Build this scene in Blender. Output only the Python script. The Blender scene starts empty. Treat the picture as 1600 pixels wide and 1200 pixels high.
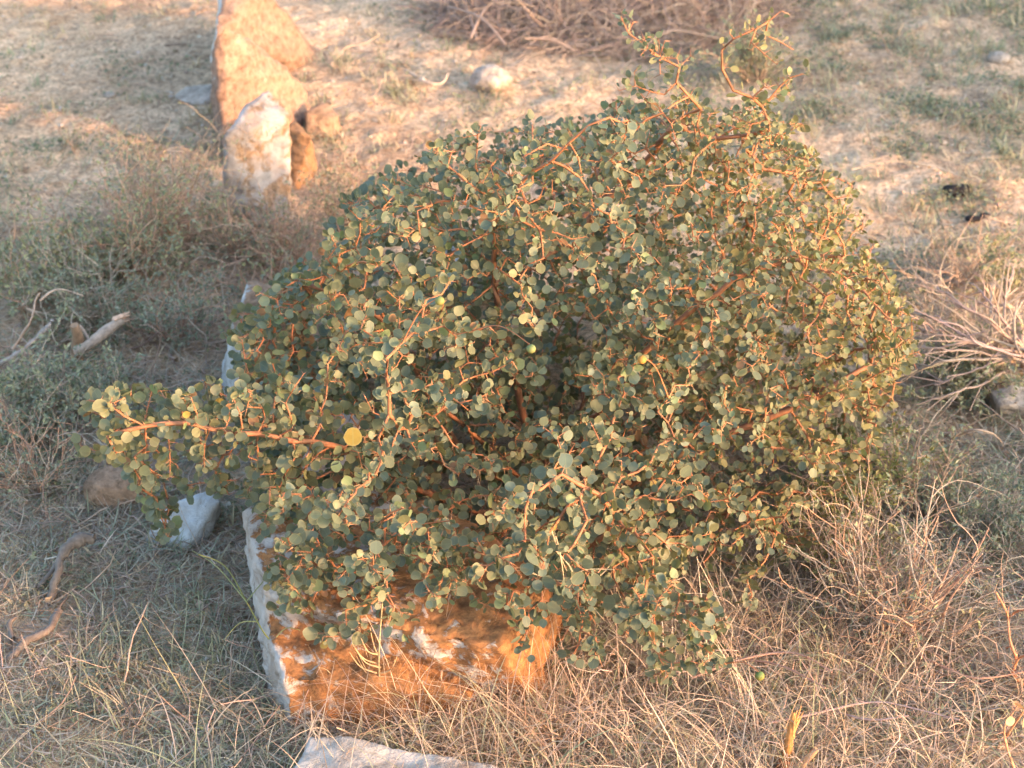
import bpy, bmesh, math, random
import numpy as np
from mathutils import Vector, noise, kdtree
random.seed(7); rng = np.random.default_rng(11)
R = math.radians
col = bpy.context.scene.collection
sc = bpy.context.scene

# ------------------------------------------------------------------ camera geometry
CAMH = 1.5; PITCH = R(32); HF = R(15); FPX = 800/math.tan(HF)
FW = np.array([0, math.cos(PITCH), -math.sin(PITCH)]); UP = np.array([0, math.sin(PITCH), math.cos(PITCH)])
def ray(px, py):
    return FW + (px-800)/FPX*np.array([1., 0, 0]) - (py-600)/FPX*UP
def G(px, py, z=0.0):
    d = ray(px, py); t = (z-CAMH)/d[2]; return np.array([d[0]*t, d[1]*t, z])
def W(px, py, y):
    d = ray(px, py); t = y/d[1]; return np.array([d[0]*t, y, CAMH+d[2]*t])
def proj(P):
    P = np.atleast_2d(P); v = P-np.array([0, 0, CAMH])
    dep = v@FW
    return 800+v[:, 0]/dep*FPX, 600-(v@UP)/dep*FPX

# ------------------------------------------------------------------ materials
def new_mat(name):
    m = bpy.data.materials.new(name); m.use_nodes = True
    nt = m.node_tree; b = nt.nodes['Principled BSDF']
    return m, nt, b
def N(nt, t, **k):
    n = nt.nodes.new(t)
    for a, v in k.items():
        setattr(n, a, v)
    return n
def L(nt, a, b): nt.links.new(a, b)
def noise_node(nt, scale, detail=6, rough=.6, co=None, dist=0):
    n = N(nt, 'ShaderNodeTexNoise'); n.inputs['Scale'].default_value = scale
    n.inputs['Detail'].default_value = detail; n.inputs['Roughness'].default_value = rough
    n.inputs['Distortion'].default_value = dist
    if co: L(nt, co, n.inputs['Vector'])
    return n
def ramp(nt, fac, stops, interp='LINEAR'):
    r = N(nt, 'ShaderNodeValToRGB'); r.color_ramp.interpolation = interp
    e = r.color_ramp.elements
    while len(e) < len(stops): e.new(.5)
    for i, (p, c) in enumerate(stops):
        e[i].position = p; e[i].color = (*c, 1) if len(c) == 3 else c
    L(nt, fac, r.inputs[0]); return r
def mixc(nt, fac, a, b, mode='MIX'):
    m = N(nt, 'ShaderNodeMix', data_type='RGBA', blend_type=mode)
    if hasattr(fac, 'is_linked') or not isinstance(fac, (int, float)): L(nt, fac, m.inputs[0])
    else: m.inputs[0].default_value = fac
    for s, v in ((6, a), (7, b)):
        if isinstance(v, tuple): m.inputs[s].default_value = (*v, 1)
        else: L(nt, v, m.inputs[s])
    return m.outputs[2]
def bump(nt, b, h, strength, dist):
    n = N(nt, 'ShaderNodeBump'); n.inputs['Strength'].default_value = strength
    n.inputs['Distance'].default_value = dist; L(nt, h, n.inputs['Height'])
    L(nt, n.outputs[0], b.inputs['Normal'])

def mat_attr(name, rough=.7, transl=0., vary=.25, scale=120, rim=None, tint=(1, 1, 1)):
    """colour comes from the per-plant colour attribute, broken up by noise"""
    m, nt, b = new_mat(name)
    a = N(nt, 'ShaderNodeAttribute', attribute_name='col')
    g = N(nt, 'ShaderNodeNewGeometry')
    n = noise_node(nt, scale, 3, .6, g.outputs['Position'])
    r = ramp(nt, n.outputs[0], [(.3, (1-vary,)*3), (.7, (1+vary*.6,)*3)])
    c = mixc(nt, 1., a.outputs['Color'], r.outputs[0], 'MULTIPLY')
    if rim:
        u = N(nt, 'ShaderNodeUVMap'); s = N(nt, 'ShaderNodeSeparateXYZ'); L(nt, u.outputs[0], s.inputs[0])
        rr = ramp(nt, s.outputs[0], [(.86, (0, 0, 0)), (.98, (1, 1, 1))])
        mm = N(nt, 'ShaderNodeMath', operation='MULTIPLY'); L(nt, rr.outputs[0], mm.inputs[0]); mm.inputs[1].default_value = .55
        c = mixc(nt, mm.outputs[0], c, rim)  # paler leaf margin, with edge rim light painted into the colour
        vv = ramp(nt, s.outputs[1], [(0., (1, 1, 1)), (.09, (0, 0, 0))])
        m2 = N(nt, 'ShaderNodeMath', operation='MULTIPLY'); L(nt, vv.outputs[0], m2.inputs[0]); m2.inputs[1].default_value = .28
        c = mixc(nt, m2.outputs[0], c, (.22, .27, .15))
    L(nt, c, b.inputs['Base Color']); b.inputs['Roughness'].default_value = rough
    b.inputs['Specular IOR Level'].default_value = .35
    if transl:
        t = N(nt, 'ShaderNodeBsdfTranslucent'); L(nt, mixc(nt, 1., c, (1.25, 1.15, .55), 'MULTIPLY'), t.inputs[0])
        x = N(nt, 'ShaderNodeMixShader'); x.inputs[0].default_value = transl
        L(nt, b.outputs[0], x.inputs[1]); L(nt, t.outputs[0], x.inputs[2])
        L(nt, x.outputs[0], nt.nodes['Material Output'].inputs[0])
    return m

M = {}
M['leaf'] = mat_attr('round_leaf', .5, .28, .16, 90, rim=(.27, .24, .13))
M['stem'] = mat_attr('orange_bark', .65, 0, .3, 140)
M['twig'] = mat_attr('dry_twig', .8, 0, .3, 160)
M['straw'] = mat_attr('straw', .65, .2, .2, 60)
M['herb'] = mat_attr('herb_leaf', .6, .25, .2, 80)
M['clod'] = mat_attr('clod', .9, 0, .4, 200)

def stone_mat(name, base, dark, paint=.5, side=.0, pscale=22, paintc=(.72, .70, .68)):
    m, nt, b = new_mat(name)
    tc = N(nt, 'ShaderNodeTexCoord'); co = tc.outputs['Object']
    n1 = noise_node(nt, 14, 8, .65, co, .4); n2 = noise_node(nt, 90, 6, .7, co)
    mp = N(nt, 'ShaderNodeMapping'); mp.inputs['Scale'].default_value = (1, 1, 1.9)
    mp.inputs['Rotation'].default_value = (.3, .5, .2)
    L(nt, co, mp.inputs[0]); n3 = noise_node(nt, 24, 7, .7, mp.outputs[0], .6)
    c = ramp(nt, n1.outputs[0], [(.32, dark), (.5, base), (.7, tuple(min(1, v*1.25) for v in base))]).outputs[0]
    sp = ramp(nt, n2.outputs[0], [(.32, (.42,)*3), (.5, (.95,)*3), (.68, (1.25,)*3)])
    c = mixc(nt, .95, c, sp.outputs[0], 'MULTIPLY')
    st = ramp(nt, n3.outputs[0], [(.35, (.55, .5, .48)), (.52, (1, 1, 1))])
    c = mixc(nt, .6, c, st.outputs[0], 'MULTIPLY')
    # whitewash: flaky patches, heavier on the faces turned to the track (towards -x) and near the foot
    n4 = noise_node(nt, pscale, 12, .68, co, .5)
    sx = N(nt, 'ShaderNodeAttribute', attribute_name='side')
    ma = N(nt, 'ShaderNodeMath', operation='MULTIPLY_ADD'); L(nt, sx.outputs['Fac'], ma.inputs[0]); ma.inputs[1].default_value = -side; L(nt, n4.outputs[0], ma.inputs[2])
    th = 1-paint
    pr = ramp(nt, ma.outputs[0], [(max(0, .3+th*.4-.025), (0, 0, 0)), (min(1, .3+th*.4+.04), (1, 1, 1))])
    pc = mixc(nt, n2.outputs[0], tuple(v*.72 for v in paintc), paintc)
    gr = ramp(nt, n1.outputs[0], [(.38, (.62, .56, .50)), (.55, (1, 1, 1))]); pc = mixc(nt, .9, pc, gr.outputs[0], 'MULTIPLY')
    g3_ = ramp(nt, n3.outputs[0], [(.34, (.6, .54, .48)), (.45, (1, 1, 1))]); pc = mixc(nt, .8, pc, g3_.outputs[0], 'MULTIPLY')
    c = mixc(nt, pr.outputs[0], c, pc)
    L(nt, c, b.inputs['Base Color']); b.inputs['Roughness'].default_value = .9
    b.inputs['Specular IOR Level'].default_value = .25
    ad = N(nt, 'ShaderNodeMath', operation='MULTIPLY_ADD'); L(nt, n2.outputs[0], ad.inputs[0]); ad.inputs[1].default_value = .35
    L(nt, n3.outputs[0], ad.inputs[2])
    ad2 = N(nt, 'ShaderNodeMath', operation='MULTIPLY_ADD'); L(nt, pr.outputs[0], ad2.inputs[0]); ad2.inputs[1].default_value = .12
    L(nt, ad.outputs[0], ad2.inputs[2])
    bump(nt, b, ad2.outputs[0], .9, .009)
    return m

def ground_mat():
    m, nt, b = new_mat('sandy_soil')
    g = N(nt, 'ShaderNodeNewGeometry'); co = g.outputs['Position']
    n1 = noise_node(nt, 1.8, 7, .6, co); n2 = noise_node(nt, 17, 8, .7, co, .5); n3 = noise_node(nt, 130, 6, .75, co)
    c = ramp(nt, n1.outputs[0], [(.35, (.48, .34, .235)), (.6, (.66, .49, .345))]).outputs[0]
    d = ramp(nt, n2.outputs[0], [(.3, (.55, .53, .5)), (.55, (1.05, 1.03, 1.0))])
    c = mixc(nt, .8, c, d.outputs[0], 'MULTIPLY')
    e = ramp(nt, n3.outputs[0], [(.36, (.42, .39, .37)), (.5, (1, 1, 1)), (.64, (1.4, 1.38, 1.34))])
    n5 = noise_node(nt, 55, 5, .7, co, .8)
    e5 = ramp(nt, n5.outputs[0], [(.36, (.6, .56, .53)), (.52, (1, 1, 1)), (.66, (1.25, 1.23, 1.2))])
    c = mixc(nt, .8, c, e5.outputs[0], 'MULTIPLY')
    c = mixc(nt, .85, c, e.outputs[0], 'MULTIPLY')
    L(nt, c, b.inputs['Base Color']); b.inputs['Roughness'].default_value = 1; b.inputs['Specular IOR Level'].default_value = .1
    v = N(nt, 'ShaderNodeTexVoronoi'); v.inputs['Scale'].default_value = 70; L(nt, co, v.inputs['Vector'])
    a = N(nt, 'ShaderNodeMath', operation='MULTIPLY_ADD'); L(nt, v.outputs[0], a.inputs[0]); a.inputs[1].default_value = .3; L(nt, n2.outputs[0], a.inputs[2])
    a2 = N(nt, 'ShaderNodeMath', operation='MULTIPLY_ADD'); L(nt, n3.outputs[0], a2.inputs[0]); a2.inputs[1].default_value = .5; L(nt, a.outputs[0], a2.inputs[2])
    bump(nt, b, a2.outputs[0], .9, .012)
    return m

# ------------------------------------------------------------------ mesh accumulator (numpy)
class MB:
    def __init__(s): s.v = []; s.f = []; s.c = []; s.uv = []; s.n = 0
    def add(s, v, f, c, uv=None):
        v = np.asarray(v, float).reshape(-1, 3); f = np.asarray(f, int)
        s.v.append(v); s.f.append(f+s.n)
        c = np.asarray(c, float)
        if c.ndim == 1: c = np.tile(c, (len(v), 1))
        s.c.append(c); s.uv.append(np.zeros((len(v), 2)) if uv is None else uv); s.n += len(v)
    def build(s, name, mat, parent=None, smooth=True):
        V = np.concatenate(s.v); C = np.concatenate(s.c); U = np.concatenate(s.uv)
        org = np.zeros(3)
        q = parent
        while q is not None: org = org+np.array(q.location); q = q.parent
        me = bpy.data.meshes.new(name)
        loops = []; starts = []; tot = []; k = 0
        for f in s.f:
            w = f.shape[1]; loops.append(f.ravel()); starts.append(k+np.arange(len(f))*w); tot.append(np.full(len(f), w)); k += f.size
        loops = np.concatenate(loops); starts = np.concatenate(starts)
        me.vertices.add(len(V)); me.vertices.foreach_set('co', (V-org).ravel().astype(np.float32))
        me.loops.add(len(loops)); me.loops.foreach_set('vertex_index', loops.astype(np.int32))
        me.polygons.add(len(starts)); me.polygons.foreach_set('loop_start', starts.astype(np.int32))
        me.polygons.foreach_set('use_smooth', np.full(len(starts), smooth))
        me.update(calc_edges=True)
        a = me.color_attributes.new('col', 'FLOAT_COLOR', 'POINT')
        a.data.foreach_set('color', np.concatenate([C, np.ones((len(C), 1))], 1).ravel().astype(np.float32))
        u = me.uv_layers.new(name='UVMap'); u.data.foreach_set('uv', U[loops].ravel().astype(np.float32))
        me.materials.append(mat)
        o = bpy.data.objects.new(name, me); col.objects.link(o)
        if parent is not None: o.parent = parent
        return o

def frame(t):
    t = t/(np.linalg.norm(t, axis=-1, keepdims=True)+1e-9)
    a = np.where(np.abs(t[..., 2:3]) > .9, np.array([1., 0, 0]), np.array([0, 0, 1.]))
    u = np.cross(t, a); u /= np.linalg.norm(u, axis=-1, keepdims=True)+1e-9
    return t, u, np.cross(t, u)
def tube(mb, pts, rad, colr, sides=5, knobs=0.):
    pts = np.asarray(pts, float); n = len(pts)
    if n < 2: return
    rad = np.broadcast_to(np.asarray(rad, float), (n,)).copy()
    if knobs: rad *= 1+knobs*(rng.random(n)-.5)
    t = np.gradient(pts, axis=0); t, u, w = frame(t)
    an = np.arange(sides)*2*math.pi/sides
    v = pts[:, None]+rad[:, None, None]*(np.cos(an)[None, :, None]*u[:, None]+np.sin(an)[None, :, None]*w[:, None])
    i = np.arange(n-1)[:, None]*sides; j = np.arange(sides)[None]; jn = (j+1) % sides
    f = np.stack([i+j, i+jn, i+sides+jn, i+sides+j], -1).reshape(-1, 4)
    colr = np.asarray(colr, float)
    c = np.repeat(colr, sides, 0) if colr.ndim == 2 else colr
    mb.add(v.reshape(-1, 3), f, c)
    if sides >= 4:
        mb.add(v[-1], np.array([list(range(sides))]), c[-sides:] if colr.ndim == 2 else c)
def smooth_path(P, n=6):
    P = [np.asarray(p, float) for p in P]; out = []
    for i in range(len(P)-1):
        p0 = P[max(i-1, 0)]; p1 = P[i]; p2 = P[i+1]; p3 = P[min(i+2, len(P)-1)]
        for k in range(n):
            t = k/n
            out.append(.5*((2*p1)+(-p0+p2)*t+(2*p0-5*p1+4*p2-p3)*t*t+(-p0+3*p1-3*p2+p3)*t**3))
    out.append(P[-1]); return np.array(out)

def blades(mb, base, length, az, lean, bend, width, colr, seg=4, twist=0.5):
    """many grass blades at once; lean = angle from vertical at the root, bend = extra lean towards the tip"""
    n = len(base); s = np.linspace(0, 1, seg+1)
    ang = lean[:, None]+bend[:, None]*s[None]
    az2 = az[:, None]+(rng.random((n, 1))-.5)*twist*2*s[None]
    ds = length[:, None]/seg
    dx = np.sin(ang)*np.cos(az2)*ds; dy = np.sin(ang)*np.sin(az2)*ds; dz = np.cos(ang)*ds
    X = np.cumsum(np.concatenate([np.zeros((n, 1)), dx[:, :-1]], 1), 1); Y = np.cumsum(np.concatenate([np.zeros((n, 1)), dy[:, :-1]], 1), 1)
    Z = np.cumsum(np.concatenate([np.zeros((n, 1)), dz[:, :-1]], 1), 1)
    P = base[:, None]+np.stack([X, Y, Z], -1)
    gz = np.repeat(base[:, 2:3], seg+1, 1); P[..., 2] = np.maximum(P[..., 2], gz+.0015)
    wa = az+math.pi/2+(rng.random(n)-.5)*1.5
    wv = np.stack([np.cos(wa), np.sin(wa), (rng.random(n)-.5)*.8], -1)
    wd = width[:, None]*(1-.85*s[None]**1.5)
    A = P-wv[:, None]*wd[..., None]/2; B = P+wv[:, None]*wd[..., None]/2
    v = np.stack([A, B], 2).reshape(n, -1, 3)
    k = (seg+1)*2
    f0 = np.array([[2*i, 2*i+1, 2*i+3, 2*i+2] for i in range(seg)])
    f = (f0[None]+np.arange(n)[:, None, None]*k).reshape(-1, 4)
    mb.add(v.reshape(-1, 3), f, np.repeat(colr, k, 0))

def pick(cols, n, jit=.12):
    cols = np.array(cols); c = cols[rng.integers(0, len(cols), n)]
    return c*(1+(rng.random((n, 1))-.5)*2*jit)*(1+(rng.random((n, 3))-.5)*.1)

# leaf template: round blade with a slight fold and cup
_K = 12
_a = np.arange(_K)*2*math.pi/_K
LT = np.concatenate([[[0, .5, 0]], np.stack([.5*np.sin(_a), .5-.5*np.cos(_a), np.zeros(_K)], 1)])
LF = np.array([[0, 1+i, 1+(i+1) % _K] for i in range(_K)])
LUV = np.concatenate([[[0, 0]], np.stack([np.ones(_K), np.abs(np.sin(_a))], 1)])
def leaves(mb, base, tdir, nrm, size, asp, colr, cup=.25, tmpl='round'):
    n = len(base)
    t = tdir/np.linalg.norm(tdir, axis=1, keepdims=True)
    nr = nrm-(nrm*t).sum(1, keepdims=True)*t; nr /= np.linalg.norm(nr, axis=1, keepdims=True)+1e-9
    s = np.cross(t, nr)
    if tmpl == 'round': T = LT; F = LF; UV = LUV
    else:
        T = np.array([[0, 0, 0], [.5, .45, .0], [0, .5, -.06], [-.5, .45, 0], [0, 1, 0]]); F = np.array([[0, 1, 2], [1, 4, 2], [4, 3, 2], [3, 0, 2]]); UV = np.zeros((5, 2))
    wob = 1+(rng.random((n, len(T)))-.5)*.15 if tmpl == 'round' else np.ones((n, len(T)))
    r2 = (T[:, 0]**2+(T[:, 1]-.5)**2)
    cz = cup*(rng.random((n, 1))*1.6-.4)*r2[None]*1.2+.18*(np.abs(T[:, 0])[None])*rng.random((n, 1))
    X = T[:, 0][None]*asp[:, None]*wob; Y = T[:, 1][None]*wob
    v = base[:, None]+size[:, None, None]*(X[..., None]*s[:, None]+Y[..., None]*t[:, None]+(T[:, 2][None]+cz)[..., None]*nr[:, None])
    f = (F[None]+np.arange(n)[:, None, None]*len(T)).reshape(-1, 3)
    mb.add(v.reshape(-1, 3), f, np.repeat(colr, len(T), 0), np.tile(UV, (n, 1)))

# ------------------------------------------------------------------ tagging
def tag(o, label=None, cat=None, group=None, kind=None):
    if label: o['label'] = label
    if cat: o['category'] = cat
    if group: o['group'] = group
    if kind: o['kind'] = kind
    return o
def empty(name, loc, label, cat, group=None):
    o = bpy.data.objects.new(name, None); col.objects.link(o); o.location = Vector([float(x) for x in loc]); o.empty_display_size = .05
    bpy.context.view_layer.update()
    return tag(o, label, cat, group)

# ------------------------------------------------------------------ ground
def hgt(x, y):
    p = Vector((x, y, 0))
    h = .030*noise.noise(p*1.1)+.012*noise.noise(p*4.3)+.009*noise.noise(p*13)+.0055*noise.noise(p*37)+.0028*noise.noise(p*83)
    return h*min(1, .4+abs(y-2)*.5 if y > 2 else .4+.6*abs(y-2)) - .004
_hc = {}
def hg(x, y):
    k = (round(x*150), round(y*150))
    if k not in _hc: _hc[k] = hgt(x, y)
    return _hc[k]
def ongr(P, dz=0.):
    P = np.array(P, float); 
    if P.ndim == 1: P[2] = hgt(P[0], P[1])+dz
    else:
        P[:, 2] = [hg(a, b)+dz for a, b in P[:, :2]]
    return P
def axis(lo, hi, step, far):
    a = list(np.arange(lo, hi, step)); d = step*2; x = a[-1]
    while x < far: d *= 1.35; x += d; a.append(x)
    d = step*2; x = a[0]
    while x > -far: d *= 1.35; x -= d; a.insert(0, x)
    return np.array(a)
gx = axis(-1.9, 1.9, .0095, 120); gy = axis(1.0, 5.2, .0105, 120)
XX, YY = np.meshgrid(gx, gy)
ZZ = np.array([hgt(x, y) for x, y in zip(XX.ravel(), YY.ravel())])
nx, ny = len(gx), len(gy)
i = (np.arange(ny-1)[:, None]*nx+np.arange(nx-1)[None]).ravel()
g = MB(); g.add(np.stack([XX.ravel(), YY.ravel(), ZZ], 1), np.stack([i, i+1, i+nx+1, i+nx], 1), np.array([1., 1, 1]))
tag(g.build('ground', ground_mat()), 'dry sandy soil with scattered grass and litter', 'ground', kind='structure')

# ------------------------------------------------------------------ stones
def stone(name, label, hulls, mat, group=None, voxel=.005, amp=.006, cat='stone', seed=0):
    bm = bmesh.new()
    for pts in hulls:
        vs = [bm.verts.new(Vector([float(c) for c in p])) for p in pts]
        r = bmesh.ops.convex_hull(bm, input=vs)
        bad = [e for e in r['geom_interior']+r['geom_unused'] if isinstance(e, bmesh.types.BMVert)]
        bmesh.ops.delete(bm, geom=list(set(bad)), context='VERTS')
    cen = sum((v.co for v in bm.verts), Vector())/len(bm.verts)
    for v in bm.verts: v.co -= cen
    me = bpy.data.meshes.new(name+'_raw'); bm.to_mesh(me); bm.free()
    o = bpy.data.objects.new(name, me); col.objects.link(o)
    md = o.modifiers.new('r', 'REMESH'); md.mode = 'VOXEL'; md.voxel_size = voxel
    dg = bpy.context.evaluated_depsgraph_get(); m2 = bpy.data.meshes.new_from_object(o.evaluated_get(dg))
    o.modifiers.clear(); o.data = m2; bpy.data.meshes.remove(me); m2.name = name
    b = bmesh.new(); b.from_mesh(m2)
    bmesh.ops.smooth_vert(b, verts=b.verts, factor=.2, use_axis_x=True, use_axis_y=True, use_axis_z=True)
    b.normal_update(); sd_ = {v: v.normal.x for v in b.verts}
    for _ in range(4): sd_ = {v: (sd_[v]+sum(sd_[e.other_vert(v)] for e in v.link_edges))/(1+len(v.link_edges)) for v in b.verts}
    sl = [sd_[v] for v in b.verts]; off = Vector((seed*3.1, seed*1.7, 0))
    new = []
    for v in b.verts:
        p = v.co+off
        q = Vector((p.x*22, p.y*22, p.z*60+p.x*14))
        d = amp*(noise.noise(p*16)*1.1+noise.noise(p*45)*.6+.3*noise.noise(p*140)+.8*min(0, noise.noise(p*27+Vector((4, 4, 4)))+.15))
        d += amp*.45*(abs(noise.noise(q))-.3)
        new.append(v.co+v.normal*d)
    for v, c in zip(b.verts, new): v.co = c
    b.to_mesh(m2); b.free()
    at_ = m2.attributes.new('side', 'FLOAT', 'POINT'); at_.data.foreach_set('value', sl)
    for p in m2.polygons: p.use_smooth = True
    m2.materials.clear(); m2.materials.append(mat); o.location = cen
    return tag(o, label, cat, group)
def base(*a): return [G(x, y, 0)-np.array([0, 0, .03]) for x, y in a]
def tops(*a): return [G(*t) for t in a]
def ell(px, py, wx, wy, wz, n=40, rot=0., sq=.0):
    c = ongr(G(px, py)); out = []
    for k in range(n):
        v = rng.normal(size=3); v /= np.linalg.norm(v); v *= 1+sq*(rng.random()-.5)
        x, y = v[0]*wx, v[1]*wy
        out.append(c+np.array([x*math.cos(rot)-y*math.sin(rot), x*math.sin(rot)+y*math.cos(rot), v[2]*wz+wz*.55]))
    return out

KG = 'kerb stones set in a row along the track'
och = (.48, .27, .12); ochd = (.24, .11, .05); tan = (.33, .22, .15); tand = (.24, .155, .10)
S_near = stone_mat('rusty_stone_flaked_whitewash', (.36, .175, .075), (.19, .09, .042), .30, .32, 42, (.60, .55, .52))
S_slab = stone_mat('whitewashed_slab', (.36, .29, .24), (.24, .18, .14), .72, .0, 10, (.52, .50, .48))
S_white = stone_mat('whitewashed_stone', (.42, .29, .19), (.3, .2, .12), .70, .12, 22, (.54, .50, .48))
S_orange = stone_mat('orange_tan_stone', (.33, .215, .16), (.27, .17, .125), .06, .0, 18)
S_tan = stone_mat('tan_stone', tan, tand, .05, .1, 18)
S_brown = stone_mat('brown_stone', (.34, .20, .11), (.25, .14, .08), .04, .0, 18)
S_grey = stone_mat('grey_stone', (.42, .36, .31), (.3, .26, .22), .2, .0, 18)
S_pale = stone_mat('pale_painted_stone', (.6, .6, .6), (.5, .5, .5), .95, 0, 14, (.62, .67, .71))

stone('kerb_stone', 'rusty orange kerb stone with flaking whitewash under the front of the big shrub', [
    tops((410, 962, .088), (443, 1062, .072), (560, 1066, .07), (735, 1086, .045), (640, 1040, .07)) + base((457, 1138), (720, 1140), (760, 1120), (800, 1020), (415, 1080), (430, 960)),
    tops((382, 800, .13), (545, 745, .15), (720, 800, .16), (850, 900, .14), (414, 925, .135), (620, 985, .13), (780, 1010, .12)) + base((405, 1010), (560, 1050), (860, 1108), (900, 920), (385, 880), (560, 840))],
    S_near, KG, .0035, .0075, 'kerb stone', 1)
stone('kerb_stone', 'flat whitewashed slab lying at the bottom edge in front of the rusty stone', [
    tops((482, 1150, .05), (560, 1153, .052), (655, 1176, .05), (765, 1192, .045), (900, 1240, .04), (440, 1230, .05), (470, 1330, .05), (800, 1340, .04)) + base((430, 1240), (460, 1180), (900, 1290), (790, 1220), (480, 1400), (800, 1400))],
    S_slab, KG, .004, .006, 'kerb stone', 2)
stone('kerb_stone', 'whitewashed stone half buried in the dark middle of the shrub', [
    tops((480, 640, .12), (560, 650, .13), (600, 700, .1), (470, 740, .10), (540, 745, .11)) + base((465, 800), (610, 800), (480, 700), (620, 690))], S_white, KG, .006, .006, 'kerb stone', 3)
stone('kerb_stone', 'kerb stone with pale blue-white left face at the left edge of the shrub', [
    tops((388, 440, .15), (362, 505, .145), (440, 450, .15), (480, 500, .12), (380, 560, .13)) + base((350, 640), (440, 650), (500, 600), (345, 570), (460, 480))],
    stone_mat('tan_stone_white_side', (.36, .23, .15), (.26, .16, .1), .2, .4, 14, (.58, .58, .58)), KG, .005, .006, 'kerb stone', 4)
stone('kerb_stone', 'upright stone with mottled white paint and pointed top beyond the left scrub', [
    tops((418, 140, .2), (384, 163, .18), (455, 178, .17), (352, 215, .15), (430, 150, .185)) + base((346, 335), (400, 345), (452, 340), (352, 318), (453, 312), (400, 308))], S_white, KG, .005, .006, 'kerb stone', 5)
stone('kerb_stone', 'large bare orange slab sloping down rightwards behind the mottled white stone', [
    tops((350, 36, .25), (331, 62, .22), (408, 72, .165), (478, 138, .06), (445, 105, .115)) + base((352, 255), (329, 165), (497, 172), (484, 200), (400, 120))], S_orange, KG, .006, .007, 'kerb stone', 6)
stone('kerb_stone', 'farthest kerb stone with white left face and long tan slope, cut by the top edge', [
    tops((380, -6, .18), (345, -30, .2), (373, 42, .13), (445, 18, .11), (400, -20, .18), (334, 62, .16)) + base((329, 150), (338, 95), (352, 140), (430, 95), (508, 86), (470, 30), (345, 30))],
    stone_mat('tan_stone_white_left', (.28, .185, .135), (.22, .145, .105), .12, .5, 12), KG, .006, .007, 'kerb stone', 7)
stone('kerb_stone', 'small brown stone tucked behind right side of the mottled white stone', [
    tops((458, 188, .1), (488, 214, .09), (450, 200, .1)) + base((489, 272), (455, 290), (495, 240), (440, 230))], S_brown, KG, .005, .005, 'kerb stone', 8)
stone('kerb_stone', 'low tan stone at the right foot of the large orange slab', [
    tops((478, 175, .045), (510, 160, .05), (529, 182, .035), (490, 165, .045)) + base((531, 212), (478, 224), (535, 190), (475, 180))], S_tan, KG, .005, .005, 'kerb stone', 9)
stone('stone', 'smooth bluish white stone on the shaded ground under the left branch', [
    tops((245, 805, .035), (328, 764, .045), (343, 783, .04), (300, 845, .012), (280, 780, .045)) + base((203, 852), (262, 862), (325, 838), (348, 780), (220, 820))], S_pale, None, .004, .003, seed=10)
stone('stone', 'round brown stone on the ground beside the pale left branch tips', [ell(183, 778, .047, .034, .032)], S_tan, None, .004, .003, seed=11)
stone('stone', 'flat grey stone lying in shade left of the large orange slab', [ell(315, 155, .055, .05, .012)], S_grey, None, .005, .003, seed=12)
stone('stone', 'smooth rounded stone half in sunlight on the open sand behind the shrub', [ell(768, 138, .045, .033, .032)], S_grey, None, .004, .003, seed=13)
stone('stone', 'flat sunlit sandstone lump just in front of the dry brush pile', [ell(700, 42, .062, .05, .014)], S_tan, None, .005, .004, seed=14)
stone('stone', 'pale rounded pebble in the shaded grass at the upper right', [ell(1560, 88, .028, .022, .014)], S_grey, None, .004, .002, seed=15)
stone('stone', 'tiny pale pebble on shaded sand in the upper left', [ell(172, 153, .014, .01, .007)], S_grey, None, .003, .001, seed=16)
stone('stone', 'grey beige slab at right edge below the bleached dead branches', [
    tops((1545, 612, .03), (1580, 600, .045), (1650, 605, .045), (1560, 632, .03), (1640, 640, .03)) + base((1535, 612), (1565, 645), (1660, 650), (1670, 605))], S_grey, None, .004, .004, seed=17)
stone('stone', 'whitewashed stone glimpsed through the gap behind the reddish trunk', [
    tops((690, 365, .12), (790, 372, .12), (740, 355, .13), (720, 420, .1), (790, 430, .08)) + base((680, 455), (800, 460), (690, 400), (800, 400))], S_pale, None, .006, .004, seed=18)
for (px, py, s, lab) in ((1492, 305, .02, 'dark crumbled dung clod on the sunlit sand, larger and farther one'), (1521, 346, .013, 'small dark dung clod nearer the bleached dead branches')):
    stone('dung_clod', lab, [ell(px, py, s*1.3, s, s*.6), ell(px+14, py-5, s*.7, s*.8, s*.5)], stone_mat('dark_dung', (.03, .025, .025), (.015, .012, .012), 0, 0), 'dark clods on the sand', .003, .005, 'clod', seed=19)
for (px, py, lab) in ((1492, 768, 'crumpled white scrap of litter lying right of the shrub, upper one'), (1512, 795, 'crumpled white scrap of litter lying right of the shrub, lower one')):
    stone('litter_scrap', lab, [ell(px, py, .012, .008, .006)], S_pale, 'white scraps of litter', .0025, .004, 'litter', seed=px)

# ------------------------------------------------------------------ the big shrub
def inpoly(x, y, poly):
    c = np.zeros(len(x), bool); n = len(poly)
    for i in range(n):
        x1, y1 = poly[i]; x2, y2 = poly[(i+1) % n]
        if y1 == y2: continue
        k = ((y1 > y) != (y2 > y)) & (x < (x2-x1)*(y-y1)/(y2-y1)+x1); c ^= k
    return c
POLY = [(352, 500), (400, 455), (500, 385), (545, 300), (640, 240), (720, 200), (810, 205), (890, 185), (950, 160), (1050, 160), (1130, 150), (1200, 165),
        (1270, 200), (1295, 270), (1340, 310), (1350, 370), (1405, 430), (1440, 490), (1445, 560), (1400, 610), (1410, 650), (1370, 700), (1370, 770), (1270, 800), (1230, 900),
        (1140, 925), (1060, 950), (950, 985), (830, 990), (700, 955), (620, 960), (500, 985), (440, 960), (425, 880), (430, 800), (380, 700), (375, 600)]
ARM = [(115, 625), (190, 590), (300, 600), (440, 585), (480, 700), (450, 870), (400, 800), (340, 775), (290, 770), (270, 850), (215, 800), (170, 740), (130, 680)]
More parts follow.
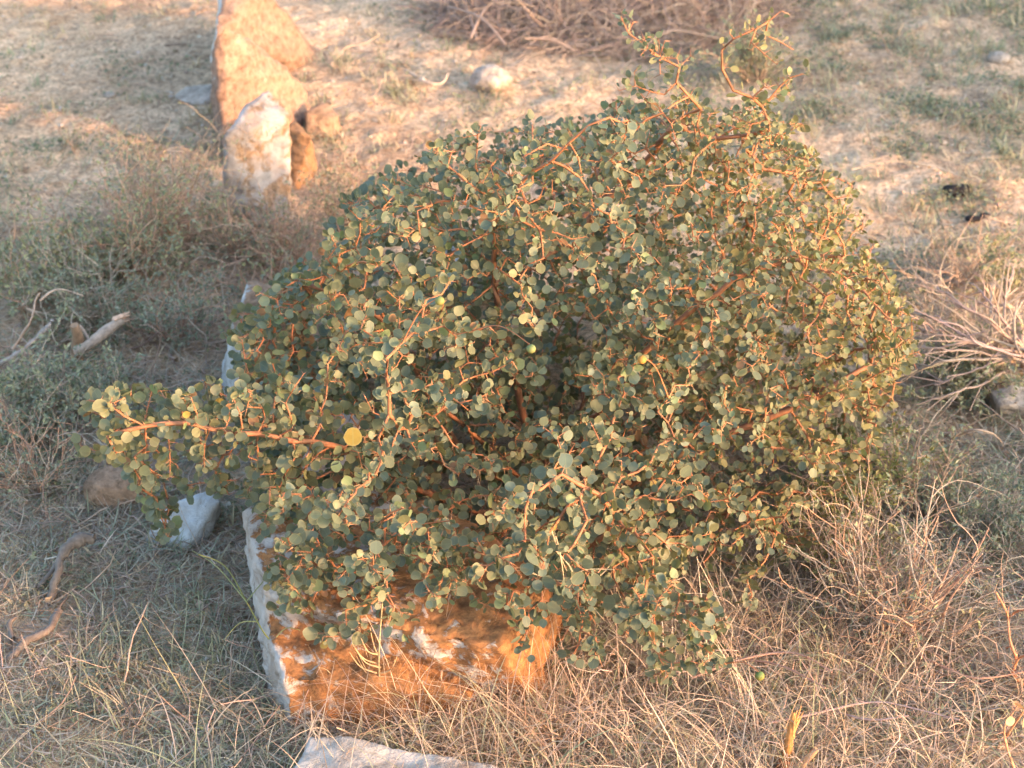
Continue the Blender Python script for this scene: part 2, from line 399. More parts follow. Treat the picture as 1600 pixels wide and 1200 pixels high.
SPRAY = [(960, 20), (1000, 60), (1040, 50), (1090, 60), (1170, 30), (1230, 0), (1210, 60), (1280, 100), (1270, 170), (1180, 170), (1050, 170), (900, 150), (880, 110), (970, 90)]
FRONT = [(430, 780), (860, 800), (880, 960), (700, 950), (640, 960), (560, 1000), (480, 1000), (430, 950)]
LOW = [(600, 900), (1050, 900), (1160, 960), (1150, 1050), (1060, 1060), (900, 1070), (700, 1040), (620, 1010)]
C0 = np.array([.07, 2.17, .20]); RAD = np.array([.62, .42, .385])
def sample_main(n):
    out = []
    while len(out) < n:
        d = rng.normal(size=(4000, 3)); d /= np.linalg.norm(d, axis=1, keepdims=True)
        r = rng.random(4000)**.28
        lump = np.array([noise.noise(Vector(v*2.6)+Vector((5, 1, 2))) for v in d])
        fine = np.array([noise.noise(Vector(v*7.)+Vector((1, 9, 2))) for v in d])
        P = C0+d*RAD*(r*(1+.18*lump+.12*fine))[:, None]
        u, v = proj(P)
        ok = inpoly(u, v, POLY) & (P[:, 2] > .015)
        # looser on the right flank, hollow where the trunk shows
        thin = np.where((u > 1180) & (v > 520), .75, 1.)
        thin *= np.where((P[:, 1] < 2.05) & (((u-770)/75)**2+((v-415)/60)**2 < 1), .15, 1)
        thin *= np.where((P[:, 1] < 2.0) & (((u-850)/60)**2+((v-480)/40)**2 < 1), .25, 1)
        thin *= np.where((P[:, 1] < 2.0) & (((u-800)/45)**2+((v-640)/40)**2 < 1), .3, 1)
        ok &= rng.random(4000) < thin
        ok &= rng.random(4000) < np.where((P[:, 1] < 1.98) & (((u-790)/150)**2+((v-540)/190)**2 < 1), .38, 1)
        ok &= rng.random(4000) < np.where((u > 1130) & (v > 600), .75, 1)
        out += list(P[ok])
    return np.array(out[:n])
def sample_px(poly, n, y0, y1):
    a = np.array(poly); out = []
    while len(out) < n:
        u = rng.uniform(a[:, 0].min(), a[:, 0].max()); v = rng.uniform(a[:, 1].min(), a[:, 1].max())
        if inpoly(np.array([u]), np.array([v]), poly)[0]:
            p = W(u, v, rng.uniform(y0, y1))
            if p[2] > .012: out.append(p)
    return np.array(out)
att = np.concatenate([sample_main(5700), sample_px([(400, 850), (480, 850), (480, 1000), (410, 950)], 45, 1.70, 1.78), sample_px(ARM, 310, 1.80, 1.96), sample_px(SPRAY, 42, 2.05, 2.17), sample_px(LOW, 150, 1.58, 1.95), sample_px(FRONT, 360, 1.60, 1.82)])
nodes = [np.array([.035, 2.13, -.01])]; par = [-1]
def path(pts, start=None, step=.02):
    """pre-grown main limb"""
    if start is None: start = 0
    cur = start; P = smooth_path([nodes[start]]+[np.array(p) for p in pts], 5)
    last = nodes[start]
    for p in P[1:]:
        if np.linalg.norm(p-last) >= step:
            nodes.append(p+rng.normal(size=3)*.0015); par.append(cur); cur = len(nodes)-1; last = p
    return cur
t1 = path([W(830, 720, 2.12), W(800, 560, 2.11), W(768, 430, 2.10)])
path([W(775, 350, 2.05), W(800, 300, 2.0), W(860, 250, 1.97), W(935, 186, 1.95), W(975, 190, 1.97)], t1)
t2 = path([W(880, 380, 2.2), W(1000, 260, 2.2), W(1060, 190, 2.15)], t1)
t3 = path([W(1100, 165, 2.1), W(1055, 140, 2.11), W(1062, 95, 2.11), W(1025, 88, 2.11), W(990, 60, 2.11), W(966, 22, 2.12)], t2)
t4 = path([W(1100, 215, 2.22), W(1190, 205, 2.18), W(1185, 155, 2.1), W(1140, 135, 2.1), W(1130, 70, 2.1), W(1180, 50, 2.1), W(1225, 8, 2.12)], t2)
a1 = path([W(750, 800, 2.0), W(600, 740, 1.93), W(520, 695, 1.86), W(445, 687, 1.83), W(390, 680, 1.82), W(330, 668, 1.81), W(285, 658, 1.81), W(215, 668, 1.80)])
path([W(195, 650, 1.80), W(150, 622, 1.80), W(128, 636, 1.80)], a1)
path([W(185, 672, 1.80), W(150, 690, 1.80)], a1)
path([W(900, 700, 2.05), W(1000, 560, 2.05), W(1150, 440, 2.05), W(1280, 400, 2.05)])
path([W(930, 780, 2.05), W(1080, 700, 2.0), W(1230, 640, 2.0), W(1380, 560, 2.05)])
path([W(1000, 850, 2.0), W(1140, 800, 1.95), W(1230, 850, 1.9)])
path([W(720, 700, 2.05), W(600, 500, 2.03), W(450, 440, 2.05)])
path([W(690, 640, 1.95), W(624, 668, 1.80), W(606, 600, 1.79), W(606, 548, 1.79), W(630, 535, 1.80)])
path([W(720, 840, 1.85), W(610, 830, 1.76), W(590, 900, 1.74)])
path([W(900, 860, 1.85), W(960, 800, 1.76), W(880, 740, 1.74)])
# space colonisation
STEP = .020
alive = np.ones(len(att), bool)
for it in range(150):
    kd = kdtree.KDTree(len(nodes))
    for i, p in enumerate(nodes): kd.insert(p, i)
    kd.balance()
    pull = {}
    for ai in np.nonzero(alive)[0]:
        co, idx, d = kd.find(att[ai])
        if d < .026: alive[ai] = False; continue
        if d < .30:
            v = (att[ai]-nodes[idx])/d
            pull.setdefault(idx, []).append(v)
    if not pull: break
    grew = 0
    for idx, vs in pull.items():
        v = np.mean(vs, 0)+rng.normal(size=3)*.42
        nn = np.linalg.norm(v)
        if nn < .05: continue
        p = nodes[idx]+v/nn*STEP
        if p[2] < .012: p[2] = .012
        nodes.append(p); par.append(idx); grew += 1
    if len(nodes) > 16000: break
NN = len(nodes); nodes = np.array(nodes); par = np.array(par)
kids = [[] for _ in range(NN)]
for i in range(1, NN): kids[par[i]].append(i)
cnt = np.ones(NN)
for i in range(NN-1, 0, -1):
    if par[i] >= 0: cnt[par[i]] += cnt[i]
rad = np.minimum(.00062*cnt**.30+.00012, .0052)
print('shrub nodes', NN, 'left', alive.sum())
Dn = C0; outw = (nodes-C0)/RAD
root = empty('leafy_shrub', (.035, 2.13, 0), 'dense thorny shrub with round grey-green leaves and orange twigs growing over the kerb stones', 'shrub')
mbS = MB(); mbT = MB()
seen = np.zeros(NN, bool)
chains = []
stack = [(0, -1)]
while stack:
    s, p = stack.pop(); ch = ([p] if p >= 0 else [])+[s]; c = s
    while kids[c]:
        ks = sorted(kids[c], key=lambda k: -cnt[k]); nxt = ks[0]
        for k in ks[1:]: stack.append((k, c))
        ch.append(nxt); c = nxt
    chains.append(ch)
young = np.array([.42, .165, .075]); old = np.array([.20, .10, .06])
for ch in chains:
    if len(ch) < 2: continue
    P = nodes[ch].copy(); r = rad[ch].copy()
    if len(ch) > 1 and par[ch[1]] == ch[0] and len(kids[ch[0]]) > 1 and cnt[ch[0]] > cnt[ch[1]]*1.2: r[0] = r[1]
    r[-1] *= .6
    cc = np.array([young*(1-min(1, x/.006))+old*min(1, x/.006) for x in r])*(.85+.35*rng.random())
    tube(mbT if r.max() > .0036 else mbS, P, r, cc, 6 if r.max() > .004 else 4, .15)
mbT.build('branch', M['stem'], root)
mbS.build('twigs', M['stem'], root)['kind'] = 'stuff'
# leaves and thorns on thin wood
thin = np.nonzero(rad < .0034)[0]; thin = thin[thin > 5]
tdir = nodes[thin]-nodes[par[thin]]; tdir /= np.linalg.norm(tdir, axis=1, keepdims=True)+1e-9
mbL = MB(); mbY = MB(); mbTh = MB()
def leafset(idx, td, prob, smul, tip=False):
    k = rng.random(len(idx)) < prob; u_, v_ = proj(nodes[idx]); k &= (rng.random(len(idx)) < np.where((v_ < 165) & (u_ > 900), .68, 1))
    P = nodes[idx[k]]+rng.normal(size=(k.sum(), 3))*.0015-td[k]*STEP*rng.random((k.sum(), 1))*.9; td = td[k]; n = len(P)
    out = (P-C0)/RAD; o = out/(np.linalg.norm(out, axis=1, keepdims=True)+1e-9)
    rr = np.linalg.norm(out, axis=1)
    side = np.cross(td, rng.normal(size=(n, 3))); side /= np.linalg.norm(side, axis=1, keepdims=True)+1e-9
    ld = side+td*.5+o*.35+rng.normal(size=(n, 3))*.2; ld /= np.linalg.norm(ld, axis=1, keepdims=True)
    u, v = proj(P)
    small = np.clip((u-900)/500, 0, 1)*.55+np.clip((500-v)/400, 0, 1)*.45
    face = np.array([.12, -.75, .55])
    nr = o*.35+face[None]*(.9-.65*np.clip(small, 0, 1))[:, None]+rng.normal(size=(n, 3))*(.5+.35*np.clip(small, 0, 1))[:, None]
    size = (.0128-.0054*np.clip(small, 0, 1))*(.5+.75*rng.random(n))*smul
    size *= np.where(rng.random(n) < .06, 1.3, 1)
    pet = P+ld*(.003+.004*rng.random((n, 1)))
    asp = (.84+.2*rng.random(n))*(1-.22*np.clip(small, 0, 1))
    g1 = np.array([.124, .156, .112]); g2 = np.array([.108, .148, .118]); g3 = np.array([.205, .178, .085]); g4 = np.array([.165, .182, .092])
    q = rng.random((n, 1)); patch = np.array([noise.noise(Vector(p*6)) for p in P])[:, None]
    c = g1*(1-q)+g2*q
    warm = np.clip(.22+patch*.9+(rng.random((n, 1))-.5)*.9+np.clip((u-1000)/450, 0, .6)[:, None], 0, 1)  # random warm patches; towards the right a sunlit tint is put into the colour
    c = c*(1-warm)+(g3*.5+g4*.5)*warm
    yel = rng.random(n) < .002; c[yel] = np.array([.34, .25, .07])
    tipc = (rng.random(n) < .05); c[tipc] = np.array([.16, .21, .11])
    dead = rng.random(n) < .012; c[dead] = np.array([.24, .13, .07])
    c *= (.8+.4*rng.random((n, 1)))
    leaves(mbL, pet, ld, nr, size, asp, c, .35)
    # petioles
    st = np.repeat(P, 1, 0)
    w = np.cross(ld, nr); w /= np.linalg.norm(w, axis=1, keepdims=True)+1e-9
    e = pet+ld*.002
    vv = np.stack([st-w*.0005, st+w*.0005, e], 1).reshape(-1, 3)
    mbTh.add(vv, np.arange(n*3).reshape(-1, 3), np.array([.42, .24, .12]))
[leafset(thin, tdir, q_, s_) for q_, s_ in ((1., 1.), (1., .92), (.9, .9), (.9, .85), (.8, .8), (.5, .65))]
for q_ in (.8, .6):
    uu, _ = proj(nodes[thin]); kk = uu > 1000+rng.normal(size=len(thin))*120; leafset(thin[kk], tdir[kk], q_, .9)
tips = np.array([i for i in thin if not kids[i]]); td = nodes[tips]-nodes[par[tips]]; td /= np.linalg.norm(td, axis=1, keepdims=True)
for k in range(2): leafset(tips, td+rng.normal(size=td.shape)*.4, .9, .62)
n = len(thin)
for s_ in range(2):
    k = rng.random(n) < .55; P = nodes[thin[k]]; t = tdir[k]; m_ = len(P)
    d = np.cross(t, rng.normal(size=(m_, 3))); d /= np.linalg.norm(d, axis=1, keepdims=True)+1e-9
    d = d+t*.3; ln = (.006+.010*rng.random((m_, 1)))
    _, a_, b_ = frame(d)
    vv = np.stack([P+a_*.0008, P-a_*.0004+b_*.0007, P-a_*.0004-b_*.0007, P+d*ln], 1).reshape(-1, 3)
    f = (np.array([[0, 1, 3], [1, 2, 3], [2, 0, 3]])[None]+np.arange(m_)[:, None, None]*4).reshape(-1, 3)
    mbTh.add(vv, f, pick([(.42, .19, .10), (.34, .15, .08), (.46, .24, .13)], m_).repeat(4, 0))
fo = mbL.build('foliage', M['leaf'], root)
mbTh.build('thorns', M['stem'], root)['kind'] = 'stuff'
# berries and the single big yellow leaf
def berry(px, py, y, r, c, c2):
    p = W(px, py, y); b = MB(); K = 12; H = 8
    v = []; cc = []
    for i in range(H+1):
        th = math.pi*i/H
        for j in range(K):
            a = 2*math.pi*j/K; v.append(p+r*np.array([math.sin(th)*math.cos(a), math.sin(th)*math.sin(a), math.cos(th)*.95])); t = .5+.5*math.cos(th); cc.append(np.array(c)*t+np.array(c2)*(1-t))
    f = [[i*K+j, i*K+(j+1) % K, (i+1)*K+(j+1) % K, (i+1)*K+j] for i in range(H) for j in range(K)]
    b.add(v, f, np.array(cc))
    j = int(np.argmin(((nodes-p)**2).sum(1))); q = nodes[j]; k_ = MB()
    tube(k_, smooth_path([q, (p+q)/2+np.array([0, 0, .006+.1*np.linalg.norm(p-q)]), p+np.array([0, 0, r*.8])], 5), np.linspace(.0009, .0005, 11), young, 4)
    o = b.build('berry', M['herb'], root); k_.build('stalk', M['stem'], o)
    return o
for a in ((687, 470, 1.77,   .0052, (.17, .22, .08), (.30, .26, .08)), (830, 545, 1.76, .0052, (.16, .22, .09), (.28, .27, .10)), (1187, 1056, 1.62, .0056, (.12, .20, .07), (.36, .28, .06)),
          (1003, 562, 1.78, .005, (.42, .22, .05), (.45, .25, .06)), (692, 866, 1.72, .006, (.17, .21, .09), (.34, .23, .10))):
    berry(*a)
y = MB(); P = np.array([W(552, 697, 1.735)]); leaves(y, P, np.array([[0, .2, 1.]]), np.array([[.1, -1, .3]]), np.array([.0215]), np.array([.96]), np.array([[.25, .19, .05]]), .2)
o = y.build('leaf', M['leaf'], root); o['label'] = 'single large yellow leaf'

# ------------------------------------------------------------------ small scrub plants
def twiggy(name, label, cat, px, py, h, spread, nst, tcol, lcol=None, leafn=6, lsize=.008, r0=.0016, group=None, lean=(0, 0), curl=.35, sub=4, z0=None, lw=.4, tmpl='narrow', rot=0):
    b = ongr(G(px, py)); root = empty(name, b, label, cat, group); nst = int(nst*1.25)
    ms = MB(); ml = MB(); LB = []; LD = []
    def grow(p, d, ln, r, depth):
        n = max(4, int(ln/.012)); pts = [p]; q = p.copy(); dd = d.copy()
        for k in range(n):
            dd = dd+rng.normal(size=3)*curl*.5; dd[2] += .03*(1 if depth == 0 else -.2); dd /= np.linalg.norm(dd)
            q = q+dd*ln/n
            if q[2] < b[2]+.004: q[2] = b[2]+.004; dd[2] = abs(dd[2])
            pts.append(q.copy())
            if lcol is not None and (depth > 0 or k > n*.4) and rng.random() < leafn/15:
                LB.append(q.copy()); LD.append(dd.copy())
            if depth < 2 and rng.random() < sub/n*(1 if depth == 0 else .7):
                nd = dd+rng.normal(size=3)*.7; nd /= np.linalg.norm(nd); grow(q.copy(), nd, ln*(.3+.3*rng.random()), r*.6, depth+1)
        c = np.array(tcol[rng.integers(len(tcol))])*(.8+.4*rng.random())
        tube(ms, pts, np.linspace(r, r*.35, len(pts)), c, 4)
    for k in range(nst):
        a = rng.random()*2*math.pi; s = spread/h*(rng.random()**.7)
        d = np.array([math.cos(a)*s+lean[0], math.sin(a)*s*.8+lean[1], 1.]); d /= np.linalg.norm(d)
        p0 = b+np.array([math.cos(a)*.012, math.sin(a)*.012, -.004])
        grow(p0, d, h*(.6+.55*rng.random())*math.sqrt(1+s*s)*.8, r0*(.7+.6*rng.random()), 0)
    ms.build('stems', M['twig'], root)
    if LB:
        LB = np.array(LB); LD = np.array(LD); reps = 3
        B = np.repeat(LB, reps, 0)+rng.normal(size=(len(LB)*reps, 3))*.002; D = np.repeat(LD, reps, 0)+rng.normal(size=(len(LB)*reps, 3))*.8
        n = len(B)
        leaves(ml, B, D, np.array([0, -.4, .8])+rng.normal(size=(n, 3))*.5, lsize*.8*(.6+.8*rng.random(n)), np.full(n, lw), pick(lcol, n, .25), .3, tmpl)
        ml.build('foliage', M['herb'], root)
    return root
GR = [(.25, .28, .19), (.30, .31, .20), (.36, .35, .20), (.24, .27, .21)]
GG = [(.20, .24, .18), (.24, .27, .2), (.29, .31, .23)]
TN = [(.48, .30, .20), (.42, .28, .20), (.36, .25, .19), (.52, .36, .25)]
TG = [(.42, .35, .28), (.36, .29, .24), (.50, .41, .33)]
RD = [(.46, .27, .19), (.52, .32, .22), (.4, .24, .17)]
LG = 'small scrub plants left of the kerb stones'; RG = 'small scrub plants right of the shrub'
P_ = [
 ('scrub_plant', 'pink brown dry scrub between the mottled white stone and the shrub', 450, 420, .13, .12, 26, TN+RD, GR, 2, .007, LG),
 ('scrub_plant', 'sparse reddish scrub at the upper left rim of the shrub', 410, 520, .12, .08, 12, RD, GR, 3, .009, LG),
 ('scrub_plant', 'upright green scrub plant with dark stem in front of the mottled white stone', 215, 445, .25, .11, 14, TN+RD, GR, 7, .010, LG),
 ('scrub_plant', 'sunlit scrub plant with orange dry tips left of the mottled white stone', 280, 380, .24, .13, 30, TN, GR, 3, .007, LG),
 ('scrub_plant', 'dark green spreading scrub at the left edge above the broken branch', 45, 475, .13, .13, 16, RD+TG, GR, 8, .011, LG),
 ('scrub_plant', 'wispy grey-green scrub directly behind the broken branch', 150, 500, .15, .10, 16, TG, GG, 6, .009, LG),
 ('scrub_plant', 'tangled reddish scrub at the foot of the mottled white stone', 385, 400, .11, .13, 22, TN+RD, GR, 4, .008, LG),
 ('scrub_plant', 'low soft green scrub at the left edge below the broken branch', 60, 670, .12, .14, 24, TG, GG, 8, .010, LG),
 ('scrub_plant', 'green scrub between the broken branch and the left shrub tips', 150, 640, .09, .10, 18, TG, GG, 8, .009, LG),
 ('scrub_plant', 'brown twiggy scrub at the left edge above the grey root', 60, 760, .13, .12, 20, RD+TG, GG, 2, .008, LG),
 ('scrub_plant', 'sparse green scrub between broken branch and kerb stone with pale face', 270, 520, .10, .11, 16, TG+RD, GG, 6, .009, LG),
 ('scrub_plant', 'pinkish dry scrub on the sand just behind the shrub top left', 540, 370, .14, .10, 22, TN, GR, 3, .008, LG),
 ('scrub_plant', 'dark green scrub in front of the upright left scrub plants', 190, 430, .10, .16, 20, RD, GR, 8, .010, LG),
 ('scrub_plant', 'thin single dry seedling standing alone on the shaded sand', 122, 245, .085, .02, 2, TN, GR, 1, .006, LG),
 ('scrub_plant', 'large tangled dry scrub with long tan twigs, lower right of the shrub', 1385, 985, .19, .20, 40, TN+TG, GR, 1.5, .008, RG),
 ('scrub_plant', 'yellow-green scrub lit by sun just under the right flank of the shrub', 1330, 800, .12, .11, 20, TN, [(.24, .25, .09), (.18, .21, .09), (.33, .28, .1)], 6, .010, RG),
 ('scrub_plant', 'dark green low scrub beneath the bleached dead branches', 1500, 610, .06, .13, 22, TG, GR, 9, .010, RG),
 ('scrub_plant', 'small green sprig standing among the bleached dead branches', 1560, 470, .10, .05, 8, TG, GR, 8, .011, RG),
 ('scrub_plant', 'feathery green and brown scrub beside the dry brush pile', 1180, 128, .12, .09, 26, TN, GR, 7, .009, RG),
 ('scrub_plant', 'mixed green scrub between the shrub and the white litter scraps', 1440, 800, .11, .12, 20, TN, GR, 6, .009, RG),
 ('scrub_plant', 'faint grey-green scrub on the ground right of the litter scraps', 1560, 850, .08, .11, 16, TG, GG, 6, .009, RG),
 ('scrub_plant', 'yellowish straw scrub under the lower right leaves of the shrub', 1290, 900, .12, .12, 26, TN, [(.3, .26, .1), (.2, .22, .1)], 3, .009, RG),
]
for nm, lab, px, py, h, sp, ns, tc, lc, ln, ls, gr in P_:
    twiggy(nm, lab, 'scrub', px, py, h, sp, ns, tc, lc, ln, ls, .0014, gr)

# dry brush pile at the top
b = ongr(G(960, 60)); root = empty('brush_pile', b, 'heap of dry brown thorny brush at the top edge of the view', 'brush pile')
m = MB()
for k in range(3800):
    a = rng.random()*2*math.pi; r = math.sqrt(rng.random())
    dx = math.cos(a)*r; dy = math.sin(a)*r
    p = b+np.array([dx*.40, .16+dy*.26, 0]); top = .17*(1-r*r)*(.75+.4*noise.noise(Vector((dx*2, dy*2, 3))))+.008
    p[2] += top*(rng.random()**.6)
    d = rng.normal(size=3)*np.array([1, 1, .45]); d[2] += .1; d /= np.linalg.norm(d); ln = .05+.12*rng.random(); pts = [p]
    for s in range(6):
        d = d+rng.normal(size=3)*.28; d[2] -= .05; d /= np.linalg.norm(d); p = p+d*ln/6
        p[2] = max(p[2], b[2]+.003); pts.append(p.copy())
    r0 = .0007+.0010*rng.random()**3
    tube(m, pts, np.linspace(r0, r0*.4, 7), pick([(.46, .33, .26), (.40, .28, .22), (.54, .40, .32), (.30, .21, .17)], 1)[0], 4)
m.build('twigs', M['twig'], root)['kind'] = 'stuff'
m = MB()
for (x0, y0, x1, y1) in ((720, -20, 745, 60), (700, 10, 790, 70), (735, 60, 800, -10), (820, 60, 900, 80), (1000, 75, 1120, 60), (860, 30, 780, -20)):
    P0 = G(x0, y0, .05); P1 = G(x1, y1, .03)
    m = MB(); tube(m, smooth_path([P0, (P0+P1)/2+rng.normal(size=3)*.012, P1], 5), .0024, (.36, .26, .21), 5, .2)
    m.build('stick', M['twig'], root)

# bleached dead shrub at the right edge
b = ongr(G(1605, 560)); root = empty('dead_shrub', b, 'dead shrub with bleached bare branches fanning out left at the right edge', 'dead shrub')
m = MB(); brs = []
hub = G(1600, 560, .05)
tube(m, smooth_path([b-np.array([0, 0, .02]), hub, G(1590, 495, .07), G(1570, 475, .09)], 5), np.linspace(.007, .004, 16), (.50, .34, .25), 6, .2)
for (mx, my, ex, ey, zz) in ((1510, 475, 1420, 460, .10), (1520, 480, 1430, 478, .12), (1500, 500, 1422, 500, .10), (1510, 510, 1440, 515, .08), (1490, 515, 1420, 540, .06), (1500, 530, 1440, 535, .09),
                             (1530, 455, 1470, 425, .13), (1540, 440, 1520, 400, .14), (1510, 450, 1450, 400, .12), (1500, 560, 1430, 590, .04), (1540, 540, 1480, 580, .03), (1570, 430, 1585, 370, .14),
                             (1560, 445, 1550, 400, .12), (1530, 490, 1460, 450, .14), (1520, 525, 1460, 560, .06), (1600, 460, 1640, 400, .12), (1620, 500, 1680, 480, .1), (1480, 470, 1415, 440, .1), (1540, 500, 1400, 520, .05)):
    zz *= .8; E = G(ex, ey+42, zz); Mi = G(mx, my+42, zz*.8+.03)
    pts = smooth_path([hub+rng.normal(size=3)*.008, Mi+rng.normal(size=3)*.008, E], 7)+rng.normal(size=(15, 3))*.0012
    c = pick([(.56, .38, .29), (.50, .36, .29), (.42, .33, .28)], 1)[0]
    bm_ = MB(); tube(bm_, pts, np.linspace(.0024, .0009, 15), c*.85, 5, .2); brs.append((bm_, pts))
    for q in range(4):
        i0 = rng.integers(4, 13); d = pts[i0+1]-pts[i0]; d /= np.linalg.norm(d); d = d+rng.normal(size=3)*.55
        tube(bm_, smooth_path([pts[i0], pts[i0]+d*.025, pts[i0]+d*.045+rng.normal(size=3)*.012], 3), np.linspace(.0013, .0006, 7), c*.9, 4)
m.build('stem', M['twig'], root)
for bm_, _ in brs: bm_.build('branch', M['twig'], root)
o = twiggy('dead_shrub', 'tangle of grey dead twigs in shade right of the shrub, under the bleached branches', 'dead shrub', 1520, 580, .13, .2, 40, TG, None, r0=.0013)
o = twiggy('dead_shrub', 'faint dead grey shrub behind the bleached branches at the right edge', 'dead shrub', 1490, 440, .09, .16, 26, TG+TN, None, r0=.0013)

# thorny twigs at the lower right edge
def thorny(name, label, lines, z, r, c, lf=None):
    b = ongr(G(*lines[0][0])); root = empty(name, b, label, 'twig'); m = MB()
    for li in lines:
        pts = smooth_path([G(x, y, zz) for (x, y), zz in zip(li, np.linspace(z[0], z[1], len(li)))], 4)
        tube(m, pts, np.linspace(r, r*.5, len(pts)), c, 5, .35)
        for i in range(1, len(pts)-1, 2):
            d = rng.normal(size=3); d /= np.linalg.norm(d); tube(m, [pts[i], pts[i]+d*.012], [.0008, .0001], c, 4)
    m.build('stem', M['stem'], root)
    if lf:
        l = MB(); P = np.array([G(x, y, zz) for x, y, zz in lf]); n = len(P)
        leaves(l, P, rng.normal(size=(n, 3)), np.array([.1, -1, .4])+rng.normal(size=(n, 3))*.3, np.full(n, .012), np.full(n, .9), np.tile([.62, .36, .22], (n, 1)), .3)
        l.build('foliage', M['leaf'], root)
thorny('thorny_twig', 'zigzag orange thorny twig rising at the right edge', [[(1600, 1070), (1583, 1052), (1588, 1030), (1578, 1000), (1575, 965), (1570, 950), (1556, 925)], [(1575, 965), (1590, 955), (1625, 945)], [(1583, 1052), (1592, 1028), (1625, 1022)]], (.0, .12), .0022, (.60, .26, .14))
thorny('thorny_twig', 'orange twig with rounded orange leaves at the lower right corner', [[(1590, 1215), (1574, 1170), (1570, 1135), (1592, 1100)], [(1572, 1150), (1600, 1110)]], (.0, .10), .0020, (.60, .30, .18), [(1571, 1130, .09), (1590, 1112, .09), (1586, 1100, .10), (1598, 1128, .08)])
thorny('thorny_twig', 'long pale thorny twig arching low over the dry litter, bottom right', [[(1200, 1130), (1260, 1118), (1340, 1100), (1385, 1098), (1440, 1110), (1500, 1125)], [(1300, 1110), (1360, 1125), (1420, 1118)]], (.02, .05), .0018, (.50, .34, .30))
thorny('thorny_twig', 'reddish thorny twig lying between the dry scrub and the right edge', [[(1430, 1020), (1480, 1045), (1530, 1060), (1600, 1050)], [(1440, 1025), (1425, 990)]], (.02, .04), .0018, (.42, .24, .17))
thorny('thorny_twig', 'long bundle of reddish twigs rising steeply right of the dry scrub', [[(1440, 960), (1480, 910), (1520, 870), (1545, 825)], [(1450, 970), (1500, 900), (1550, 885)], [(1445, 965), (1490, 915), (1535, 865)], [(1470, 975), (1485, 935), (1520, 890)], [(1440, 955), (1470, 915), (1500, 840)]], (.02, .17), .0018, (.50, .32, .24))
thorny('thorny_twig', 'pinkish thorny twigs poking out through the lower right dry grass', [[(1080, 1060), (1160, 1030), (1240, 1020), (1300, 1050)], [(1160, 1030), (1220, 1040), (1290, 1075)]], (.03, .07), .0018, (.52, .30, .22))

# splintered stump bottom right
b = ongr(G(1228, 1195)); root = empty('cut_stump', b, 'splintered bright orange cut stem standing in the dry grass', 'stump')
m = MB(); P = smooth_path([G(1228, 1190, .01), G(1232, 1165, .035), G(1236, 1140, .06), G(1241, 1113, .085)], 5)
tube(m, P, [.007, .0068, .0066, .0064, .006, .0056, .005, .0045, .0042, .004, .0038, .0036, .0034, .003, .002, .0008], (.50, .24, .085), 6, .5); [tube(m, [G(1236, 1150, .05)+rng.normal(size=3)*.002, G(1240, 1112, .085)+rng.normal(size=3)*.005], [.003, .0003], (.55, .28, .11), 4) for _ in range(6)]; m.build('splinter', M['twig'], root)
m = MB(); tube(m, smooth_path([G(1222, 1235, -.01), G(1226, 1205, .008), G(1229, 1188, .018)], 4), .0095, (.22, .09, .04), 8, .2)
tube(m, smooth_path([G(1240, 1225, 0), G(1256, 1195, .02), G(1276, 1170, .04)], 4), .0035, (.45, .28, .17), 6, .2); m.build('bark', M['twig'], root)

# broken branch (left)
b = ongr(G(122, 575)); root = empty('broken_branch', b, 'snapped woody branch with pale splintered end sticking up left of the shrub', 'branch')
m = MB(); tube(m, smooth_path([G(120, 578, -.01), G(120, 550, .02), G(122, 528, .05), G(116, 508, .075)], 5), np.linspace(.011, .007, 16), (.33, .21, .13), 8, .25)
tube(m, smooth_path([G(122, 548, .03), G(140, 538, .045), G(165, 518, .06), G(192, 498, .075)], 5), np.linspace(.009, .0075, 16), (.45, .35, .28), 8, .25)
tube(m, smooth_path([G(140, 535, .04), G(133, 520, .05), G(124, 508, .06)], 3), .0025, (.42, .33, .27), 5)
m.build('wood', M['twig'], root)
m = MB()
for k in range(9):
    p = G(190, 499, .075)+rng.normal(size=3)*.004; tube(m, [p-np.array([.01, 0, .004]), p+np.array([.008+.008*rng.random(), 0, .003+.005*rng.random()])], [.003, .0006], (.68, .45, .32), 4)
m.build('splinters', M['twig'], root)
# grey root and sticks lower left
def sticks(name, label, lines, rr, c, cat='stick'):
    root = MB(); side = []
    for li, r in zip(lines, rr):
        pts = smooth_path([G(*p) for p in li], 6); n = len(pts); pts += rng.normal(size=pts.shape)*r*.12
        rr_ = np.linspace(r, r*.55, n)*np.array([1+.6*noise.noise(Vector(p*55)) for p in pts])
        mb = root if li is lines[0] else MB()
        tube(mb, pts, rr_, np.array(c)*(.85+.3*rng.random((n, 1))), 8, .06)
        if li is not lines[0]: side.append(mb)
    o = root.build(name, M['twig'])
    for mb in side: mb.build('side_branch', M['twig'], o)
    return tag(o, label, cat)
sticks('dead_root', 'weathered grey root with a hooked end lying on the litter, lower left', [[(150, 842, .035), (122, 843, .04), (98, 868, .035), (88, 905, .025), (76, 945, .0)], [(100, 866, .03), (80, 895, .02), (60, 918, .005)]], (.0085, .005), (.17, .14, .12), 'root')
sticks('dead_root', 'thin grey root curving down to the left edge below the hooked root', [[(92, 955, .01), (75, 985, .012), (40, 1003, .01), (10, 1035, .0)], [(20, 1000, .01), (14, 975, .012), (25, 965, .01)]], (.006, .004), (.17, .14, .12), 'root')
sticks('stick', 'bare grey stick slanting up at the left edge beside the broken branch', [[(-20, 575, .01), (25, 555, .03), (70, 515, .05), (82, 500, .06)]], (.005,), (.33, .29, .26))
sticks('stick', 'thin curved grey twig rising above the slanting stick, left edge', [[(20, 545, .03), (48, 500, .08), (55, 470, .10), (62, 458, .11)], [(62, 470, .1), (90, 452, .11), (130, 462, .1)]], (.0022, .0018), (.48, .36, .28))
